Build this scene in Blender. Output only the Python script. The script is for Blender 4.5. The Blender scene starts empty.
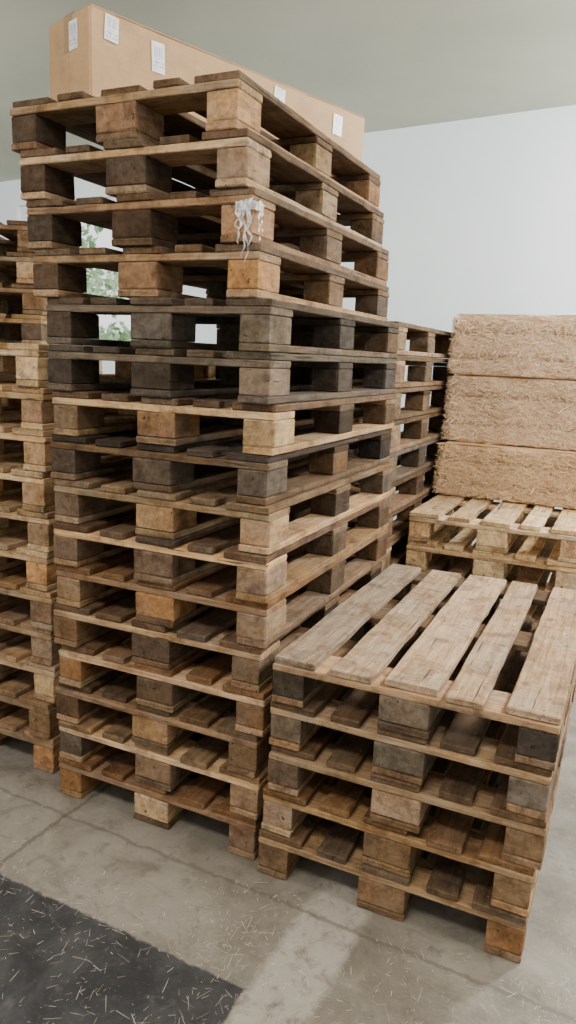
import bpy, bmesh, math, random
from mathutils import Vector, Matrix, noise
R = random.Random(7)
scene = bpy.context.scene
COL = scene.collection

# ------------------------------------------------------------------ helpers
def link(o):
    COL.objects.link(o); return o

def new_obj(name, mesh, parent=None, loc=None, rot=None):
    o = bpy.data.objects.new(name, mesh)
    link(o)
    if parent is not None: o.parent = parent
    if loc is not None: o.location = loc
    if rot is not None: o.rotation_euler = rot
    return o

def bm_mesh(bm, name, mats, smooth=False):
    bmesh.ops.recalc_face_normals(bm, faces=bm.faces[:])
    me = bpy.data.meshes.new(name)
    bm.to_mesh(me); bm.free()
    for m in mats: me.materials.append(m)
    if smooth:
        for p in me.polygons: p.use_smooth = True
    return me

def board(bm, c, size, axis, rnd, ch=0.003, n=6, jit=0.0012, mi=0, bow=0.0):
    L = size[axis]
    oa = [i for i in range(3) if i != axis]
    w, h = size[oa[0]]/2, size[oa[1]]/2
    st = [(-L/2, ch), (-L/2+ch, 0.0)]
    for i in range(1, n): st.append((-L/2 + L*i/n, 0.0))
    st += [(L/2-ch, 0.0), (L/2, ch)]
    loops = []
    for t, sh in st:
        W, H = w-sh, h-sh
        k = ch*0.9
        prof = [(-W+k,-H),(W-k,-H),(W,-H+k),(W,H-k),(W-k,H),(-W+k,H),(-W,H-k),(-W,-H+k)]
        ja, jb = rnd.uniform(-jit, jit), rnd.uniform(-jit*0.25, 0)
        q = (t/(L/2))
        chip = rnd.uniform(0, jit*2.2) if rnd.random() < .3 else 0
        which = rnd.randrange(4)
        loop = []
        for pi, (a, b) in enumerate(prof):
            co = [0,0,0]
            if chip and pi//2 == which:
                a -= math.copysign(chip, a); b -= math.copysign(chip*.5, b)
            co[axis] = t + (rnd.uniform(-jit, jit) if abs(t) > L/2-ch*1.5 else 0)
            co[oa[0]] = a + ja
            co[oa[1]] = b + (jb if b > 0 else -jb) + bow*(1-q*q)
            loop.append(bm.verts.new((co[0]+c[0], co[1]+c[1], co[2]+c[2])))
        loops.append(loop)
    fs = []
    for A, B in zip(loops[:-1], loops[1:]):
        for i in range(8):
            j = (i+1) % 8
            fs.append(bm.faces.new((A[i], A[j], B[j], B[i])))
    fs.append(bm.faces.new(loops[0][::-1])); fs.append(bm.faces.new(loops[-1]))
    for f in fs: f.material_index = mi

def tube_loop(bm, pts, rad, seg=6):
    n = len(pts); rings = []
    for i, p in enumerate(pts):
        p = Vector(p); a = Vector(pts[i-1]); b = Vector(pts[(i+1) % n])
        d = (b-a).normalized(); s = d.cross(Vector((0, 0, 1))).normalized()
        rings.append([bm.verts.new(p+s*rad*math.cos(2*math.pi*j/seg)+Vector((0, 0, 1))*rad*math.sin(2*math.pi*j/seg)) for j in range(seg)])
    for i in range(n):
        A, B = rings[i], rings[(i+1) % n]
        for j in range(seg): bm.faces.new((A[j], A[(j+1) % seg], B[(j+1) % seg], B[j]))

# ------------------------------------------------------------------ node helper
class NT:
    def __init__(s, name):
        s.m = bpy.data.materials.new(name); s.m.use_nodes = True
        s.t = s.m.node_tree; s.t.nodes.clear()
        s.out = s.t.nodes.new('ShaderNodeOutputMaterial')
        s.b = s.t.nodes.new('ShaderNodeBsdfPrincipled')
        s.t.links.new(s.b.outputs[0], s.out.inputs[0])
    def n(s, typ, **kw):
        x = s.t.nodes.new(typ)
        for k, v in kw.items(): setattr(x, k, v)
        return x
    def l(s, a, b): s.t.links.new(a, b)
    def math(s, op, a, b=None, c=None, clamp=False):
        x = s.n('ShaderNodeMath', operation=op); x.use_clamp = clamp
        for i, v in enumerate((a, b, c)):
            if v is None: continue
            if isinstance(v, (int, float)): x.inputs[i].default_value = v
            else: s.l(v, x.inputs[i])
        return x.outputs[0]
    def vmath(s, op, a, b):
        x = s.n('ShaderNodeVectorMath', operation=op)
        for i, v in enumerate((a, b)):
            if isinstance(v, (tuple, list)): x.inputs[i].default_value = v
            else: s.l(v, x.inputs[i])
        return x.outputs[0]
    def mix(s, f, a, b, mode='MIX'):
        x = s.n('ShaderNodeMix', data_type='RGBA', blend_type=mode)
        x.clamp_factor = True
        for sock, v in ((x.inputs[0], f), (x.inputs[6], a), (x.inputs[7], b)):
            if isinstance(v, (int, float)): sock.default_value = v
            elif isinstance(v, (tuple, list)): sock.default_value = (v[0], v[1], v[2], 1)
            else: s.l(v, sock)
        return x.outputs[2]
    def noise(s, vec, scale, detail=4, rough=0.55, dist=0.0):
        x = s.n('ShaderNodeTexNoise')
        x.inputs['Scale'].default_value = scale; x.inputs['Detail'].default_value = detail
        x.inputs['Roughness'].default_value = rough; x.inputs['Distortion'].default_value = dist
        if vec is not None: s.l(vec, x.inputs['Vector'])
        return x.outputs['Fac']
    def ramp(s, f, lo, hi):
        x = s.n('ShaderNodeMapRange'); x.inputs[1].default_value = lo; x.inputs[2].default_value = hi
        s.l(f, x.inputs[0]); return x.outputs[0]
    def bump(s, h, strength, dist=0.002):
        x = s.n('ShaderNodeBump'); x.inputs['Strength'].default_value = strength
        x.inputs['Distance'].default_value = dist
        s.l(h, x.inputs['Height']); s.l(x.outputs[0], s.b.inputs['Normal'])

def wood_mat(name, stretch, var=0.50):
    k = NT(name)
    tc = k.n('ShaderNodeTexCoord'); oi = k.n('ShaderNodeObjectInfo'); ge = k.n('ShaderNodeNewGeometry')
    rnd = k.math('ADD', k.math('MULTIPLY', oi.outputs['Random'], 71.3), k.math('MULTIPLY', ge.outputs['Random Per Island'], 37.7))
    cx = k.n('ShaderNodeCombineXYZ'); k.l(rnd, cx.inputs[0]); k.l(k.math('MULTIPLY', rnd, 1.7), cx.inputs[1]); k.l(rnd, cx.inputs[2])
    v1 = k.vmath('ADD', k.vmath('MULTIPLY', tc.outputs['Object'], stretch), cx.outputs[0])
    v2 = k.vmath('ADD', tc.outputs['Object'], cx.outputs[0])
    grain = k.noise(v1, 1.0, 5, 0.6, 0.6)
    fine = k.noise(k.vmath('MULTIPLY', v1, (2.6, 2.6, 2.6)), 1.0, 3, 0.6)
    blot = k.noise(v2, 9.0, 7, 0.7, .4)
    spot = k.noise(v2, 38.0, 5, 0.7)
    g = k.ramp(k.math('ADD', k.math('MULTIPLY', grain, 0.7), k.math('MULTIPLY', fine, 0.3)), 0.34, 0.66)
    col = k.mix(g, (0.52, 0.45, 0.39), (1.0, 1.0, 1.0))
    col = k.mix(1.0, col, oi.outputs['Color'], 'MULTIPLY')
    r2 = k.math('FRACT', k.math('MULTIPLY', rnd, 3.917))
    br = k.math('ADD', k.math('MULTIPLY', r2, var), 1.0-var*0.55)
    bc = k.n('ShaderNodeCombineXYZ'); [k.l(br, bc.inputs[i]) for i in range(3)]
    col = k.mix(1.0, col, bc.outputs[0], 'MULTIPLY')
    r3 = k.math('FRACT', k.math('MULTIPLY', rnd, 7.13))
    col = k.mix(k.math('MULTIPLY', r3, 0.55), col, k.mix(1.0, col, (1.0, 0.78, 0.52), 'MULTIPLY'))
    du = k.ramp(k.noise(v2, 4.1, 6, .65), .46, .66)
    bw_ = k.n('ShaderNodeRGBToBW'); k.l(col, bw_.inputs[0])
    gy = k.n('ShaderNodeCombineXYZ'); [k.l(k.math('MULTIPLY', bw_.outputs[0], f), gy.inputs[i]) for i, f in enumerate((1.04, .94, .80))]
    col = k.mix(k.math('MULTIPLY', du, 0.42), col, gy.outputs[0])
    d = k.ramp(blot, 0.46, 0.66)
    col = k.mix(k.math('MULTIPLY', d, 0.80), col, k.mix(1.0, col, (0.36, 0.30, 0.26), 'MULTIPLY'))
    col = k.mix(k.math('MULTIPLY', k.ramp(spot, .56, .68), .5), col, k.mix(1.0, col, (0.38, 0.31, 0.26), 'MULTIPLY'))
    vo = k.n('ShaderNodeTexVoronoi'); vo.inputs['Scale'].default_value = 1.0
    k.l(k.vmath('MULTIPLY', v2, (7.0, 7.0, 7.0)), vo.inputs['Vector'])
    kn = k.ramp(vo.outputs['Distance'], 0.13, 0.06)
    col = k.mix(k.math('MULTIPLY', kn, 0.5), col, (0.07, 0.035, 0.018))
    cr = k.ramp(k.noise(k.vmath('MULTIPLY', v1, (1.2, 0.6, 1.2)), 1.0, 2, 0.5), 0.31, 0.27)
    col = k.mix(k.math('MULTIPLY', cr, 0.8), col, (0.03, 0.02, 0.015))
    k.l(col, k.b.inputs['Base Color'])
    k.b.inputs['Roughness'].default_value = 0.88
    k.b.inputs['Specular IOR Level'].default_value = 0.2
    k.bump(k.math('ADD', k.math('SUBTRACT', g, k.math('MULTIPLY', cr, 1.5)), k.math('MULTIPLY', spot, .6)), 0.6, 0.002)
    return k.m

W_Y = wood_mat('wood_grain_lengthwise', (75, 5, 75))
W_X = wood_mat('wood_grain_crosswise', (5, 75, 75))
W_B = wood_mat('wood_block', (38, 9, 38), var=0.5)

def flat_mat(name, c, rough=0.6, metal=0.0):
    k = NT(name)
    tc = k.n('ShaderNodeTexCoord')
    f = k.noise(tc.outputs['Object'], 25.0, 3)
    k.l(k.mix(f, [x*0.85 for x in c], [min(1, x*1.12) for x in c]), k.b.inputs['Base Color'])
    k.b.inputs['Roughness'].default_value = rough; k.b.inputs['Metallic'].default_value = metal
    return k.m
NAIL = flat_mat('nail_steel', (0.17, 0.13, 0.10), 0.6, 0.3)

# ------------------------------------------------------------------ pallet meshes (1.2 x 0.8 x 0.144)
BW = [(-0.3275, .145), (-0.1638, .100), (0.0, .145), (0.1638, .100), (0.3275, .145)]
def nails(bm, x, y, z, rnd):
    for dx, dy in ((-.03, -.035), (.03, .035), (.025, -.04)):
        m = Matrix.Translation((x+dx+rnd.uniform(-.006, .006), y+dy+rnd.uniform(-.006, .006), z))
        r = bmesh.ops.create_cone(bm, cap_ends=True, segments=8, radius1=.0032, radius2=.0028, depth=.0014, matrix=m)
        for v in r['verts']:
            for f in v.link_faces: f.material_index = 1
def deck_mesh(seed, rough=1.0, widths=None):
    r = random.Random(seed); bm = bmesh.new()
    ws = widths or BW
    for i, (x, w) in enumerate(ws):
        dx = r.uniform(-.010, .010)*rough if 0 < i < 4 else 0
        ww = w + (r.uniform(-.014, .006)*rough if 0 < i < 4 else r.uniform(-.003, 0))
        dy = r.uniform(-.010, .006)*rough; dl = r.uniform(-.020, 0.0)*rough
        board(bm, (x+dx, dy, .133), (ww, 1.2+dl, .0215), 1, r, n=14, jit=.0018*rough)
        for yy in (-.5275, 0, .5275): nails(bm, x+dx, yy, .1438, r)
    return bm_mesh(bm, 'deck_slats', [W_Y, NAIL])
def one(size, axis, seed, mat, ch=.003, n=8, name='board', jit=.0014):
    r = random.Random(seed); bm = bmesh.new()
    board(bm, (0,0,0), size, axis, r, ch=ch, n=n, jit=jit)
    return bm_mesh(bm, name, [mat])
DECKS = [deck_mesh(i) for i in range(6)]
CROSS = [one((.8, .145-.002*i, .0215), 0, 20+i, W_X, name='cross_board', n=12) for i in range(4)]
BOT_O = [one((.100-.001*i, 1.2, .0215), 1, 30+i, W_Y, name='bottom_board', n=14) for i in range(4)]
BOT_C = [one((.145, 1.2, .0215), 1, 40, W_Y, name='bottom_board')]
BLK_O = [one((.100-.001*i, .143-.002*(i % 3), .0775), 1, 50+i, W_B, ch=.0035, n=4, name='block', jit=.0018) for i in range(6)]
BLK_C = [one((.145-.002*i, .143, .0775), 1, 60+i, W_B, ch=.004, n=4, name='block', jit=.0018) for i in range(4)]
PH = 0.1447

TONES = {
 'tan':    (0.45, 0.30, 0.172), 'light': (0.64, 0.455, 0.262), 'grey': (0.23, 0.188, 0.146),
 'dark':   (0.125, 0.102, 0.08), 'deep': (0.105, 0.074, 0.05), 'brown': (0.255, 0.17, 0.10), 'orange': (0.40, 0.228, 0.108),
 'fresh':  (0.80, 0.60, 0.345), 'weather': (0.50, 0.395, 0.265), 'warm': (0.74, 0.395, 0.155)}
LBL = {
 'tan': 'weathered tan wooden pallet', 'light': 'pale clean wooden pallet',
 'grey': 'grey weathered wooden pallet', 'dark': 'dark grimy old wooden pallet',
 'brown': 'dirty brown wooden pallet', 'orange': 'reddish-brown wooden pallet',
 'fresh': 'yellowish new wooden pallet', 'weather': 'weathered beige wooden pallet'}
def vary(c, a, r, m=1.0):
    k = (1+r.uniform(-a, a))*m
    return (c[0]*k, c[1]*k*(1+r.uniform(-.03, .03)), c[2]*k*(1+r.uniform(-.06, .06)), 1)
def pallet(cx, cy, z, yaw, tone, r, where, group, block_tones=None, deck=None, deck_tone=None, edge_tone=None, clean=False):  # clean skips the grimy blocks and the painted gap shade
    e = bpy.data.objects.new('wooden_pallet', None); link(e)
    e.empty_display_size = .2
    e.location = (cx, cy, z); e.rotation_euler = (0, 0, yaw)
    e['label'] = LBL[tone] + ' ' + where; e['category'] = 'pallet'; e['group'] = group
    base = TONES[tone]
    def part(name, me, x, y, zz, c, flip=False):
        o = new_obj(name, me, e, (x, y, zz), (0, 0, math.pi if flip else 0)); o.color = c; return o
    d = deck or r.choice(DECKS)
    part('deck_slats', d, 0, 0, 0, vary(TONES[deck_tone] if deck_tone else base, .1, r, 1 if (deck or clean) else .68), (deck is None) and r.random() < .5)  # stacked decks tinted darker, shade between pallets put into the colour
    et = TONES[edge_tone] if edge_tone else base
    for y in (-.5275, 0, .5275):
        part('cross_board', r.choice(CROSS), 0, y, .111, vary(et, .2, r, 1 if (y < -.1 or clean) else .4), r.random() < .5)  # middle and rear boards darkened to paint in the gap shade
    def mixc(a, b, f): return tuple(a[i]*(1-f)+b[i]*f for i in range(3))
    for x in (-.35, 0, .35):
        for y in (-.5275, 0, .5275):
            t = base
            q = r.random()
            if q < .14: t = mixc(base, TONES['warm'], .45)
            elif q < .30: t = mixc(base, TONES['tan'], .7)
            elif q < .44 and not clean: t = mixc(base, TONES['grey'], .8)
            elif q < .56 and not clean: t = mixc(base, TONES['deep'], .8)
            key = (2 if x > .1 else (0 if x < -.1 else 1), 0 if y < -.1 else (2 if y > .1 else 1))
            if block_tones and key in block_tones: t = TONES[block_tones[key]]
            me = r.choice(BLK_C) if x == 0 else r.choice(BLK_O)
            o = part('block', me, x, y, .061, vary(t, .15, r, 1 if (y < -.1 or clean) else .45), r.random() < .5)  # blocks behind the front row carry painted shade for deep gaps
            o.rotation_euler[2] += r.uniform(-.012, .012)
    for x in (-.35, 0, .35):
        part('bottom_board', BOT_C[0] if x == 0 else r.choice(BOT_O), x, 0, .011, vary(et, .2, r, .5 if (x == 0 and not clean) else .85), r.random() < .5)  # centre board darkened too, painted shade inside the pallet
    return e

A0 = math.radians(-24.5)
def stack(N, yaw, tones, where, group, offs=None, jit=.005, yjit=.35, btones={}, decks={}, deck_tones={}, edges={}, seed=1, clean=False, gap=0.0):
    r = random.Random(seed)
    X = Vector((math.cos(yaw), math.sin(yaw))); Y = Vector((-math.sin(yaw), math.cos(yaw)))
    for i, t in enumerate(tones):
        o = (offs[i] if offs else (0, 0))
        c = Vector(N) - .4*X + .6*Y + X*(o[0]+r.uniform(-jit, jit)) + Y*(o[1]+r.uniform(-jit, jit))
        pallet(c.x, c.y, .0005+i*(PH+gap), yaw+math.radians(r.uniform(-yjit, yjit)+(o[2] if len(o) > 2 else 0)), t, r, where, group,
               btones.get(i), decks.get(i), deck_tones.get(i), edges.get(i), clean)

main_t = ['orange','tan','brown','orange','brown','orange','brown','tan','dark','brown','grey','grey','brown','brown','brown','brown']
offs = [(0,0),(.0,0),(-.005,0),(.010,0),(-.01,.0),(.012,-.005),(.012,-.01),(.012,0),(-.008,0),(.005,.005),(.0,0),(-.01,.0),(-.05,0,.3),(-.07,0),(-.10,0),(-.12,0)]
stack((-.06, 2.083), A0, main_t, 'in the tall stack', 'pallets in the tall stack', offs,
      btones={12:{(2,0):'warm',(2,1):'tan',(1,0):'brown',(0,0):'deep'}, 13:{(2,0):'tan',(1,0):'deep',(0,0):'deep',(2,1):'tan'}, 3:{(2,0):'orange',(1,0):'brown'}, 0:{(1,0):'light',(0,0):'orange',(2,0):'brown'},
              1:{(1,0):'tan',(2,0):'tan'}, 9:{(1,0):'orange',(0,0):'brown',(2,0):'light'}, 7:{(1,0):'tan',(2,0):'tan'}, 6:{(1,0):'brown',(2,0):'tan'}, 5:{(2,0):'tan'},
              14:{(2,0):'tan',(1,0):'deep',(0,0):'deep',(2,1):'light',(2,2):'tan'}, 15:{(2,0):'tan',(1,0):'brown',(0,0):'deep',(2,1):'light',(2,2):'warm'}, 2:{(2,0):'brown'},
              11:{(0,0):'dark',(1,0):'grey',(2,0):'grey'}, 10:{(0,0):'dark',(1,0):'dark',(2,0):'grey'}, 8:{(2,0):'grey',(1,0):'dark'}},
      edges={15:'tan',14:'light',13:'tan',12:'light',11:'grey',10:'grey',9:'light',8:'brown',7:'light',6:'light',5:'tan',4:'tan',3:'light',2:'tan',1:'light',0:'tan'}, seed=3)
fdeck = deck_mesh(99, 1.4, [(-0.332, .130), (-0.171, .120), (0.003, .145), (0.166, .114), (0.334, .136)])
stack((.688, 1.712), A0, ['brown','orange','brown','brown','grey'], 'in the low stack', 'pallets in the low stack',
      [(-.012,-.01),(-.005,0),(.010,0),(.010,0),(.012,.0)], decks={4:fdeck}, deck_tones={4:'weather'}, jit=.004, yjit=.35,
      btones={4:{(1,0):'grey',(2,0):'dark',(0,0):'dark'},3:{(1,0):'grey',(0,0):'grey',(2,0):'grey'},2:{(1,0):'tan',(2,0):'brown',(0,0):'brown'},1:{(1,0):'brown',(2,0):'brown',(0,0):'tan'},0:{(1,0):'tan',(2,0):'orange',(0,0):'brown'}},
      edges={4:'tan',3:'tan',2:'tan',1:'light',0:'tan'}, seed=5)
stack((.59+.73, 3.53-.33), A0, ['tan','light','light','light','fresh','fresh'], 'in the stack under straw bales', 'pale pallets under the straw bales',
      jit=.003, yjit=.2, seed=8, clean=True)
stack((.449, 3.335), A0, ['brown','brown','grey','brown','brown','brown','brown','grey','brown','brown','brown','brown'],
      'in the stack beside straw bales', 'pallets in the stack beside the bales', jit=.003, yjit=.2, gap=.0016,
      btones={i: {(2,0):'brown',(2,2):'tan',(2,1):'tan'} for i in (11,10,9,8,6,5,3)},
      edges={11:'tan',10:'tan',8:'tan',6:'tan',4:'tan'}, seed=12)
stack((-.845, 2.52), A0, ['tan','tan','light','tan','tan','light','light','fresh','light','light','fresh'],
      'in the stack behind the tall stack', 'pallets in the stack behind the tall stack', jit=.010, yjit=.8,
      edges={9:'fresh',6:'fresh',4:'light',2:'light'}, seed=14, clean=True)
stack((-1.25, 3.75), math.radians(6), ['tan','brown','tan','tan','light','tan','brown','tan','tan','light','tan','light','tan','light','tan'],
      'in a stack standing near the window', 'pallets in the stack near the window', jit=.01, yjit=1.0, seed=16)

# ------------------------------------------------------------------ cardboard box on the tall stack
def cardboard():
    k = NT('cardboard'); tc = k.n('ShaderNodeTexCoord')
    f = k.noise(k.vmath('MULTIPLY', tc.outputs['Object'], (3, 3, 40)), 1.5, 4)
    g = k.noise(tc.outputs['Object'], 6, 6, .65)
    sc = k.noise(k.vmath('MULTIPLY', tc.outputs['Object'], (8, 8, 30)), 2, 5, .7)
    c = k.mix(f, (0.45, 0.275, 0.13), (0.53, 0.335, 0.17))
    c = k.mix(k.ramp(g, .45, .75), c, (0.34, 0.205, 0.10))
    c = k.mix(k.math('MULTIPLY', k.ramp(sc, .58, .70), .4), c, (0.60, 0.43, 0.26))
    k.l(c, k.b.inputs['Base Color']); k.b.inputs['Roughness'].default_value = .75
    k.bump(g, .35, .004); return k.m
def tape_mat():
    k = NT('packing_tape'); k.b.inputs['Base Color'].default_value = (.36, .23, .13, 1)
    k.b.inputs['Roughness'].default_value = .3; return k.m
def label_mat():
    k = NT('shipping_label_print'); tc = k.n('ShaderNodeTexCoord')
    s = k.n('ShaderNodeSeparateXYZ'); k.l(tc.outputs['Object'], s.inputs[0])
    bars = k.math('GREATER_THAN', k.noise(k.vmath('MULTIPLY', tc.outputs['Object'], (300, 0, 0)), 1, 2), .50)
    inb = k.math('MULTIPLY', k.math('GREATER_THAN', s.outputs[2], .000), k.math('LESS_THAN', s.outputs[2], .03))
    lines = k.math('MULTIPLY', k.math('GREATER_THAN', k.math('FRACT', k.math('MULTIPLY', s.outputs[2], 90)), .5),
                   k.math('LESS_THAN', s.outputs[2], -.004))
    words = k.math('GREATER_THAN', k.noise(k.vmath('MULTIPLY', tc.outputs['Object'], (220, 0, 90)), 1, 1), .47)
    ink = k.math('MAXIMUM', k.math('MULTIPLY', bars, inb), k.math('MULTIPLY', lines, words))
    edge = k.math('LESS_THAN', k.math('ABSOLUTE', s.outputs[0]), .019)
    ink = k.math('MULTIPLY', k.math('MULTIPLY', ink, edge), k.math('GREATER_THAN', s.outputs[2], -.034))
    sm = k.ramp(k.noise(tc.outputs['Object'], 40, 4, .7), .5, .68)
    base = k.mix(k.math('MULTIPLY', sm, .55), (.80, .82, .86), (.58, .47, .34))
    k.l(k.mix(k.math('MULTIPLY', ink, .75), base, (.2, .2, .22)), k.b.inputs['Base Color']); k.b.inputs['Roughness'].default_value = .4
    return k.m
CB, TP, LB = cardboard(), tape_mat(), label_mat()
zt = .0005+15*PH+.1465
bn = Vector((-.635, 2.405)); bf = Vector((.255, 3.34))
bd = (bf-bn).normalized(); blen = (bf-bn).length; bw = .235; bh = .245
bp = Vector((-bd.y, bd.x))
yaw = math.atan2(bd.y, bd.x)
ctr = bn + bd*blen/2 + bp*bw/2
box = bpy.data.objects.new('cardboard_box', None); link(box)
box.location = (ctr.x, ctr.y, zt); box.rotation_euler = (0, 0, yaw)
box['label'] = 'long brown cardboard box with white labels on top of pallets'; box['category'] = 'box'
bm = bmesh.new(); r = random.Random(2)
board(bm, (0, 0, bh/2), (blen, bw, bh), 0, r, ch=.004, n=10, jit=.0018)
for sy in (-1, 1):
    board(bm, (0, sy*(bw/4), bh+.0022), (blen-.004, bw/2-.003, .004), 0, r, ch=.001, n=8, jit=.0006)
for sy in (-1, 1):
    board(bm, (-blen/2-.002, sy*(bw/4), bh/2), (.004, bw/2-.003, bh-.006), 2, r, ch=.001, n=4, jit=.0006)
new_obj('box_body', bm_mesh(bm, 'box_body', [CB]), box)
bm = bmesh.new()
board(bm, (0, 0, bh+.0052), (blen, .05, .0006), 0, r, ch=.0001, n=4, jit=0)
board(bm, (-blen/2-.0048, 0, bh-.05), (.0006, .05, .10), 2, r, ch=.0001, n=3, jit=0)
new_obj('packing_tape', bm_mesh(bm, 'packing_tape', [TP]), box)
def sticker(x, z, w, h, end=False, tilt=0):
    bm = bmesh.new(); board(bm, (0, 0, 0), (w, .0006, h), 0, random.Random(1), ch=.0001, n=2, jit=0)
    o = new_obj('shipping_label', bm_mesh(bm, 'shipping_label', [LB]), box)
    if end:
        o.location = (-blen/2-.0055, x, z); o.rotation_euler = (0, tilt, math.pi/2)
    else:
        o.location = (x, -bw/2-.0030, z); o.rotation_euler = (0, tilt, 0)
    o['label'] = 'white paper label with barcode'
sticker(-.575, .202, .048, .070, tilt=.06)
sticker(-.405, .172, .05, .088, tilt=-.03)
sticker(.14, .205, .055, .045, tilt=.10)
sticker(.47, .178, .055, .075, tilt=.04)
sticker(-.03, .185, .048, .080, True)

# ------------------------------------------------------------------ straw bales
def straw_mat(name, c1, c2, c3):
    k = NT(name); tc = k.n('ShaderNodeTexCoord'); ge = k.n('ShaderNodeNewGeometry')
    a = k.noise(k.vmath('MULTIPLY', tc.outputs['Object'], (45, 45, 150)), 1, 5, .75, 1.0)
    b = k.noise(k.vmath('MULTIPLY', tc.outputs['Object'], (130, 110, 60)), 1, 4, .7, 1.0)
    g = k.noise(tc.outputs['Object'], 9, 4)
    c = k.mix(k.ramp(a, .36, .60), c1, c2)
    c = k.mix(k.math('MULTIPLY', k.ramp(b, .46, .62), .6), c, c3)
    c = k.mix(k.math('MULTIPLY', k.ramp(g, .5, .75), .25), c, k.mix(1.0, c, (.78, .64, .52), 'MULTIPLY'))
    rp = k.math('FRACT', k.math('MULTIPLY', ge.outputs['Random Per Island'], 13.7))
    c = k.mix(k.math('MULTIPLY', rp, .65), c, c3)
    c = k.mix(k.math('MULTIPLY', k.math('LESS_THAN', ge.outputs['Random Per Island'], .22), .65), c, c1)
    k.l(c, k.b.inputs['Base Color']); k.b.inputs['Roughness'].default_value = .6
    k.bump(k.math('ADD', a, b), .5, .005); return k.m
STR = straw_mat('straw', (.56, .365, .21), (.90, .655, .43), (1.0, .83, .62))
STR2 = straw_mat('straw_golden', (.50, .31, .155), (.84, .575, .33), (.97, .76, .50))
TW = flat_mat('baling_twine', (.42, .30, .18), .8)
def blade(bm, p, d, L, w, up, bend=.12):
    s = d.cross(up)
    if s.length < 1e-3: s = Vector((1, 0, 0))
    s = s.normalized()*w/2
    m = p + d*L*.5 + up*L*R.uniform(-.05, bend)
    e = p + d*L
    vs = [bm.verts.new(q) for q in (p-s, p+s, m+s, m-s, e+s*.5, e-s*.5)]
    bm.faces.new((vs[0], vs[1], vs[2], vs[3])); bm.faces.new((vs[3], vs[2], vs[4], vs[5]))
def bale(cx, cy, z, yaw, L, D, H, mat, label, seed):
    e = bpy.data.objects.new('straw_bale', None); link(e)
    e.location = (cx, cy, z); e.rotation_euler = (0, 0, yaw)
    e['label'] = label; e['category'] = 'straw bale'; e['group'] = 'stacked straw bales'
    bm = bmesh.new(); bmesh.ops.create_cube(bm, size=1)
    bmesh.ops.subdivide_edges(bm, edges=bm.edges[:], cuts=34, use_grid_fill=True)
    rr = random.Random(seed)
    for v in bm.verts:
        p = v.co.copy()
        q = Vector((p.x*L, p.y*D, p.z*H))
        for a, b, sa, sb in ((0, 2, L, H), (1, 2, D, H), (0, 1, L, D)):
            ea = sa/2-abs(q[a]); eb = sb/2-abs(q[b]); rad = .020 if b == 2 else .05
            if ea < rad and eb < rad:
                dx, dy = rad-ea, rad-eb; l = math.hypot(dx, dy)
                if l > rad:
                    f = rad/l
                    q[a] = math.copysign(sa/2-rad+dx*f, q[a]); q[b] = math.copysign(sb/2-rad+dy*f, q[b])
        nn = noise.noise(q*4+Vector((seed*3.1, 0, 0)))*.030 + noise.noise(q*22+Vector((seed, 5, 0)))*.012 + noise.noise(q*60+Vector((seed, 5, 0)))*.008
        gr = 0
        for ty in (-.22*H, .20*H):
            gr += math.exp(-((q.z-ty-.012*noise.noise(Vector((q.x*4, seed, 0))))/.012)**2)*.012
        out = Vector((math.copysign(1, p.x) if abs(p.x) > .48 else 0, math.copysign(1, p.y) if abs(p.y) > .48 else 0, 0))
        q += out*(nn-gr-.004)
        if out.x < 0: q.x = max(q.x, -L/2-.001)
        q.z = max(-H/2, min(H/2, q.z))
        v.co = q
    body_faces = []
    for f in bm.faces:
        c = f.calc_center_median()
        if c.y < -D*.4 or c.x < -L*.45 or c.z > H*.47: body_faces.append((c, f.normal.copy()))
    cnt = 0
    for i in range(34000):
        c, n = rr.choice(body_faces)
        if n.length < .5: continue
        if n.z > .8 and rr.random() < .5: continue
        t = Vector((rr.uniform(-1, 1), rr.uniform(-1, 1), rr.uniform(-.6, .6)))
        t = (t - n*t.dot(n))
        if t.length < .05: continue
        t = t.normalized(); d = (t + n*rr.uniform(.0, .2)).normalized()
        loose = rr.random() < .02 or (c.x < -L*.45 and c.y < 0 and rr.random() < .25)
        if loose: d = (t+Vector((0, -1, 0))*1.0+Vector((-.25, 0, 0))).normalized()
        p = c + Vector((rr.uniform(-.02, .02), rr.uniform(-.02, .02), rr.uniform(-.01, .01))) - n*.001
        L2 = rr.uniform(.012, .05) if not loose else rr.uniform(.02, .06)
        q = p+d*L2
        if q.z < -H/2+.004 or q.z > H/2-.0035 or p.z > H/2-.0035 or p.z < -H/2+.004 or min(p.x, q.x) < -L/2-.014: continue
        blade(bm, p, d, L2, rr.uniform(.0018, .0044), n, .06)
        cnt += 1
        if cnt > 14000: break
    new_obj('straw_body', bm_mesh(bm, 'straw_body', [mat]), e, (0, 0, H/2))
    for ty in (-.22*H, .20*H):
        pts = []
        hx, hy = L/2-.008, D/2-.008
        for (x, y) in ((-hx+.03, -hy), (0, -hy), (hx-.03, -hy), (hx, -hy+.03), (hx, hy-.03), (hx-.03, hy), (-hx+.03, hy), (-hx, hy-.03), (-hx, -hy+.03)):
            pts.append((x, y, ty+H/2))
        bt = bmesh.new(); tube_loop(bt, pts, .0026)
        new_obj('baling_twine', bm_mesh(bt, 'baling_twine', [TW], True), e)
    return e
X0 = Vector((math.cos(A0), math.sin(A0))); Y0 = Vector((-math.sin(A0), math.cos(A0)))
Cn = Vector((.57, 3.54))
zc = .0005+5*PH+.1465
def bale_at(u, v, z, L, D, H, mat, lbl, seed, dy=0):
    c = Cn + X0*(u+L/2) + Y0*(v+D/2)
    bale(c.x, c.y, z, A0+dy, L, D, H, mat, lbl, seed)
bale_at(.006, .56, zc, 1.12, .54, .287, STR2, 'golden straw bale lying at the bottom on pallets', 1)
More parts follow.
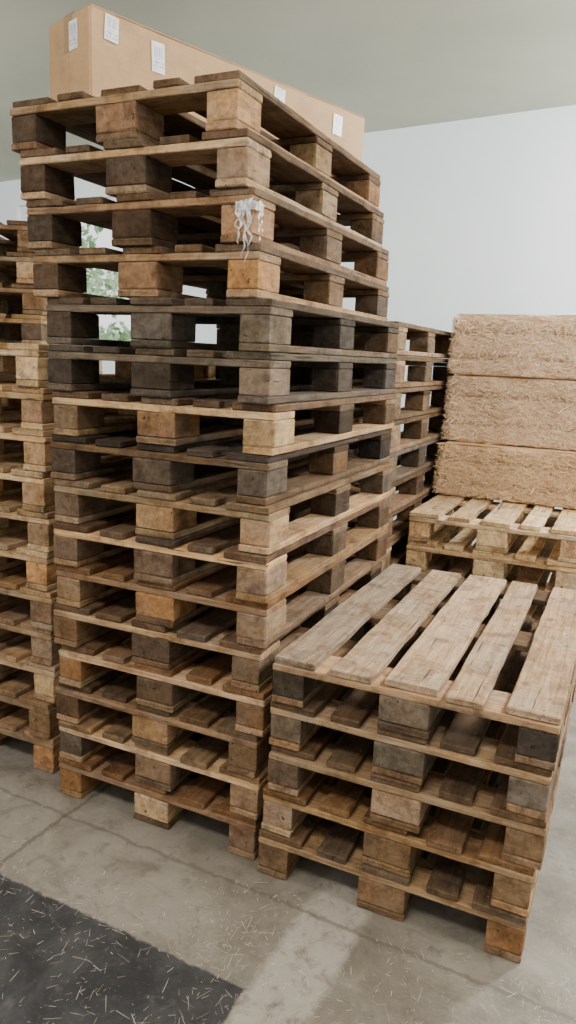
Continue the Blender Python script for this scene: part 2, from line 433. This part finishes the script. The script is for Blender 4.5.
bale_at(.006, .67, zc+.2885, 1.15, .46, .363, STR, 'pale straw bale tied with twine in middle of stack', 2, 0)
bale_at(.008, .67, zc+.653, 1.15, .46, .325, STR, 'pale straw bale tied with twine on top of stack', 3, 0)

# ------------------------------------------------------------------ room
WA = math.atan2(-.522, .853)
WO = Vector((1.28, 6.2)); CH = 3.43
WX = Vector((math.cos(WA), math.sin(WA))); WY = Vector((-math.sin(WA), math.cos(WA)))
def paint(name, c, c2, sc=1.2):
    k = NT(name); tc = k.n('ShaderNodeTexCoord')
    f = k.noise(tc.outputs['Object'], sc, 5, .5); g = k.noise(tc.outputs['Object'], 60, 3)
    k.l(k.mix(k.ramp(f, .35, .7), c, c2), k.b.inputs['Base Color']); k.b.inputs['Roughness'].default_value = .85
    k.bump(g, .12, .002); return k.m
WALL = paint('wall_paint', (.73, .81, .83), (.81, .87, .875), .9)
CEIL = paint('ceiling_plaster', (.53, .54, .44), (.68, .68, .57), .6)
def slab(name, boxes, mat, loc, yaw):
    bm = bmesh.new()
    for (x0, x1, y0, y1, z0, z1) in boxes:
        m = Matrix.Translation(((x0+x1)/2, (y0+y1)/2, (z0+z1)/2)) @ Matrix.Diagonal((x1-x0, y1-y0, z1-z0, 1))
        bmesh.ops.create_cube(bm, size=1, matrix=m)
    o = new_obj(name, bm_mesh(bm, name, [mat]), None, loc, (0, 0, yaw)); o['kind'] = 'structure'; return o
wx0, wx1, wz0, wz1 = -5.3, -3.35, 1.6, 3.15
slab('wall_back', [(-8, wx0, 0, .25, 0, CH), (wx1, 5.5, 0, .25, 0, CH), (wx0, wx1, 0, .25, 0, wz0), (wx0, wx1, 0, .25, wz1, CH)], WALL, (WO.x, WO.y, 0), WA)
slab('ceiling', [(-8.25, 5.75, -11, .25, CH, CH+.15)], CEIL, (WO.x, WO.y, 0), WA)
slab('wall_left', [(-8.25, -8, -11, .25, 0, CH)], WALL, (WO.x, WO.y, 0), WA)
slab('wall_right', [(5.5, 5.75, -11, .25, 0, CH)], WALL, (WO.x, WO.y, 0), WA)
FR = flat_mat('window_frame_white', (.75, .76, .76), .5)
slab('window_1', [(wx0, wx0+.06, .05, .12, wz0, wz1), (wx1-.06, wx1, .05, .12, wz0, wz1), (wx0+.06, wx1-.06, .05, .12, wz0, wz0+.06), (wx0+.06, wx1-.06, .05, .12, wz1-.06, wz1)],
         FR, (WO.x, WO.y, 0), WA)
k = NT('leaf_green'); ge = k.n('ShaderNodeNewGeometry')
k.l(k.mix(ge.outputs['Random Per Island'], (.26, .44, .22), (.70, .84, .60)), k.b.inputs['Base Color']); LEAF = k.m
bm = bmesh.new(); rr = random.Random(4)
for i in range(10000):
    th = rr.uniform(0, 6.28); z = rr.uniform(.0, 3.7); rad = (1.0+.25*math.sin(z*3))*rr.uniform(.4, 1)*(1 if z < 2.6 else math.sqrt(max(.02, (3.75-z)/1.15)))
    p = Vector((math.cos(th)*rad*2.3, math.sin(th)*rad*.7, z))
    if noise.noise(p*1.6) < -.08: continue
    d = Vector((rr.gauss(0, 1), rr.gauss(0, 1), rr.gauss(0, 1))).normalized(); u = d.orthogonal().normalized()
    a = .075; vs = [bm.verts.new(q) for q in (p-d*a, p+u*a*.45, p+d*a, p-u*a*.45)]; bm.faces.new(vs)
sc = WO + WX*(-4.6) + WY*1.7
sh = new_obj('garden_shrub', bm_mesh(bm, 'garden_shrub', [LEAF]), None, (sc.x, sc.y, 0), (0, 0, WA))
sh['label'] = 'leafy green shrub growing outside the window'; sh['category'] = 'shrub'; sh['kind'] = 'stuff'

# floor
k = NT('concrete_floor'); tc = k.n('ShaderNodeTexCoord'); P = tc.outputs['Object']
s = k.n('ShaderNodeSeparateXYZ'); k.l(P, s.inputs[0]); sx, sy = s.outputs[0], s.outputs[1]
big = k.noise(P, 1.3, 6, .65, .5); med = k.noise(P, 5, 8, .72, .5); fin = k.noise(P, 90, 3, .7); mm = k.noise(P, 18, 6, .75, .6)
st2 = k.noise(k.vmath('MULTIPLY', P, (3, 14, 1)), 1, 6, .7, .4)
wob = k.math('MULTIPLY', k.math('SUBTRACT', k.noise(P, 14, 5, .7), .5), .05)
c = k.mix(k.ramp(big, .38, .62), (.185, .162, .126), (.275, .248, .205))
c = k.mix(k.math('MULTIPLY', k.ramp(med, .50, .66), .45), c, (.37, .34, .285))
c = k.mix(k.math('MULTIPLY', k.ramp(med, .48, .34), .6), c, (.11, .09, .067))
c = k.mix(k.math('MULTIPLY', k.ramp(mm, .54, .66), .55), c, (.115, .095, .072))
c = k.mix(k.math('MULTIPLY', k.ramp(st2, .55, .70), .45), c, (.11, .09, .066))
c = k.mix(k.math('MULTIPLY', k.ramp(fin, .58, .75), .35), c, (.44, .40, .34))
def near(v, x0, w, soft=.006):
    d = k.math('ABSOLUTE', k.math('SUBTRACT', k.math('ADD', v, wob), x0))
    return k.ramp(d, w+soft, w)
band = k.math('MULTIPLY', near(sx, .095, .075, .025), k.ramp(mm, .68, .48))
c = k.mix(k.math('MULTIPLY', band, .65), c, (.47, .435, .37))
for x0 in (-.9, .95, 1.9, -1.85):
    c = k.mix(k.math('MULTIPLY', near(sx, x0, .005), .6), c, (.08, .065, .05))
for y0 in (.32, -1.5, 2.4, 4.5):
    c = k.mix(k.math('MULTIPLY', near(sy, y0, .004), .5), c, (.09, .075, .058))
inx = k.ramp(k.math('ADD', sx, k.math('MULTIPLY', wob, .9)), .003, -.003)
iny = k.ramp(k.math('ADD', sy, k.math('MULTIPLY', wob, .9)), .004, -.004)
dk = k.math('MULTIPLY', inx, iny)
darkc = k.mix(k.ramp(med, .40, .62), (.018, .019, .022), (.058, .058, .06))
darkc = k.mix(k.math('MULTIPLY', k.ramp(fin, .6, .75), .5), darkc, (.19, .18, .16))
darkc = k.mix(k.math('MULTIPLY', k.ramp(mm, .58, .68), .5), darkc, (.13, .12, .105))
c = k.mix(k.math('MULTIPLY', dk, .97), c, darkc)
k.l(c, k.b.inputs['Base Color'])
k.b.inputs['Roughness'].default_value = .65
k.bump(k.math('ADD', med, k.math('MULTIPLY', fin, .3)), .4, .004)
FL = k.m
bm = bmesh.new(); bmesh.ops.create_cube(bm, size=1, matrix=Matrix.Translation((0, 2, -.05)) @ Matrix.Diagonal((22, 22, .1, 1)))
FA = math.radians(-26.5)
fo = new_obj('floor', bm_mesh(bm, 'floor', [FL]), None, (-.06, 1.595, 0), (0, 0, FA)); fo['kind'] = 'structure'

# loose straw, clumped, kept off the stacks' footprints
bm = bmesh.new(); rr = random.Random(11)
def under(x, y):
    for N in ((-.06, 2.083), (.688, 1.712), (-.845, 2.52)):
        d = Vector((x, y))-Vector(N); a, b = d.dot(X0), d.dot(Y0)
        if -.85 < a < .05 and -.05 < b < 1.25: return True
    return False
def scatter(n, x0, x1, y0, y1, l0=.008, l1=.05):
    done = 0
    while done < n:
        x, y = rr.uniform(x0, x1), rr.uniform(y0, y1)
        if under(x, y) or noise.noise(Vector((x*5, y*5, 3.3)))*.9+.45 < rr.random(): continue
        done += 1
        p = Vector((x, y, .001+rr.random()*.001)); a = rr.gauss(.6, 1.1)
        d = Vector((math.cos(a), math.sin(a), rr.uniform(0, .02)))
        blade(bm, p, d.normalized(), rr.uniform(l0, l1)*(.4 if rr.random() < .65 else 1), rr.uniform(.0006, .0015), Vector((0, 0, 1)), .02)
scatter(1600, -1.2, .1, 1.1, 2.0)
scatter(700, -.2, .9, 1.2, 1.8)
scatter(300, -1.6, -.8, 1.9, 2.5)
scatter(150, .75, 1.2, 1.5, 2.9)
k = NT('loose_straw'); ge = k.n('ShaderNodeNewGeometry')
k.l(k.mix(ge.outputs['Random Per Island'], (.30, .26, .19), (.72, .68, .56)), k.b.inputs['Base Color'])
st = new_obj('loose_straw', bm_mesh(bm, 'loose_straw', [k.m]))
st['label'] = 'loose pale straw bits scattered on the concrete floor'; st['category'] = 'straw'; st['kind'] = 'stuff'

# torn plastic film hanging in thin strips at a corner block of the tall stack
bm = bmesh.new(); rr = random.Random(5)
strips = [(-.040, .050, .11, .012), (-.026, .052, .15, .010), (-.010, .055, .13, .013), (-.048, .030, .06, .008), (-.018, .045, .17, .006), (.012, .050, .10, .012), (.026, .045, .07, .009)]
for si, (u0, z0, ln, wd_) in enumerate(strips):
    prev = None; nseg = 16
    for i in range(nseg+1):
        t = i/nseg
        uu = u0 + .010*noise.noise(Vector((si*7.1, i*.30, 0)))*2*t + .004*math.sin(i*.9+si)
        w_ = wd_*(1-.75*t)*(1+.5*noise.noise(Vector((si*3.3, i*.6, 5))))
        off = .008+.008*abs(noise.noise(Vector((si*2.7, i*.5, 9))))
        z = z0-ln*t
        if u0 < 0: a = Vector((uu-w_/2, -off, z)); b = Vector((uu+w_/2, -off-.004*math.sin(i*1.3), z+.003))
        else: a = Vector((off, uu-w_/2, z)); b = Vector((off+.004*math.sin(i*1.3), uu+w_/2, z+.003))
        cur = (bm.verts.new(a), bm.verts.new(b))
        if prev: bm.faces.new((prev[0], prev[1], cur[1], cur[0]))
        prev = cur
# band joining the strips round the corner
pr = None
for i in range(15):
    t = i/14; u = -.055+t*.09
    off = .008+.005*abs(noise.noise(Vector((i*.7, 3, 1))))
    zz = .050+.006*noise.noise(Vector((i*.5, 8, 1)))
    p = Vector((u, -off, zz)) if u < 0 else Vector((off, u, zz))
    if abs(u) < .006: p = Vector((off*.7, -off*.7, zz))
    cur = (bm.verts.new(p), bm.verts.new(p-Vector((0, 0, .022+.008*noise.noise(Vector((i*.6, 2, 2)))))))
    if pr: bm.faces.new((pr[0], pr[1], cur[1], cur[0]))
    pr = cur
k = NT('plastic_film'); k.b.inputs['Base Color'].default_value = (.92, .92, .92, 1); k.b.inputs['Roughness'].default_value = .4
tc = k.n('ShaderNodeTexCoord')
k.l(k.math('ADD', k.math('MULTIPLY', k.ramp(k.noise(k.vmath('MULTIPLY', tc.outputs['Object'], (1, 1, .4)), 90, 3), .4, .62), .55), .3), k.b.inputs['Alpha'])
cN = Vector((-.06, 2.083)) - X0*.068
pf = new_obj('plastic_film_scrap', bm_mesh(bm, 'plastic_film', [k.m], True), None, (cN.x, cN.y, .0005+13*PH+.055), (0, 0, A0))
pf['label'] = 'torn translucent plastic film scrap wrapped around pallet corner'; pf['category'] = 'plastic film'

# ------------------------------------------------------------------ lights
def area(name, loc, size, energy, col, target):
    l = bpy.data.lights.new(name, 'AREA'); l.shape = 'RECTANGLE'; l.size, l.size_y = size; l.energy = energy; l.color = col
    o = bpy.data.objects.new(name, l); link(o); o.location = loc
    o.rotation_euler = (Vector(target)-Vector(loc)).to_track_quat('-Z', 'Y').to_euler(); return o
area('unseen_area_lamp', (3.4, 3.6, 3.3), (1.6, .6), 370, (.97, .99, 1), (1.9, 5.6, 1.2))  # added out of view to brighten the right wall and bales
area('unseen_area_lamp', (2.2, 1.3, 3.38), (1.6, .8), 180, (1, .94, .86), (1.0, 2.4, .4))
area('unseen_area_lamp', (-1.0, .4, 3.38), (2.0, .8), 120, (1, .94, .86), (-.3, 1.7, 0))  # unseen area lamp added over the near floor
area('unseen_area_lamp', (-3.6, 4.2, 3.3), (1.6, .6), 200, (1, .99, .96), (-2.6, 7.0, 1.4))  # second wall wash, added out of view for the left back wall
wd = bpy.data.worlds.new('world'); scene.world = wd; wd.use_nodes = True
bg = wd.node_tree.nodes['Background']; bg.inputs[0].default_value = (.98, .99, .98, 1); bg.inputs[1].default_value = 1.65

# ------------------------------------------------------------------ camera
th, rho = math.radians(11.8), math.radians(2.3)
H = Vector((1, 0, 0)); F = Vector((0, math.cos(th), -math.sin(th))); U = Vector((0, math.sin(th), math.cos(th)))
r_ = H*math.cos(rho)+U*math.sin(rho); u_ = -H*math.sin(rho)+U*math.cos(rho)
cam = bpy.data.cameras.new('camera'); cam.sensor_fit = 'VERTICAL'; cam.sensor_height = 36; cam.sensor_width = 36; cam.lens = 26.0
co = bpy.data.objects.new('camera', cam); link(co)
m = Matrix((( r_.x, u_.x, -F.x, 0), (r_.y, u_.y, -F.y, 0), (r_.z, u_.z, -F.z, 1.58), (0, 0, 0, 1)))
co.matrix_world = m
scene.camera = co
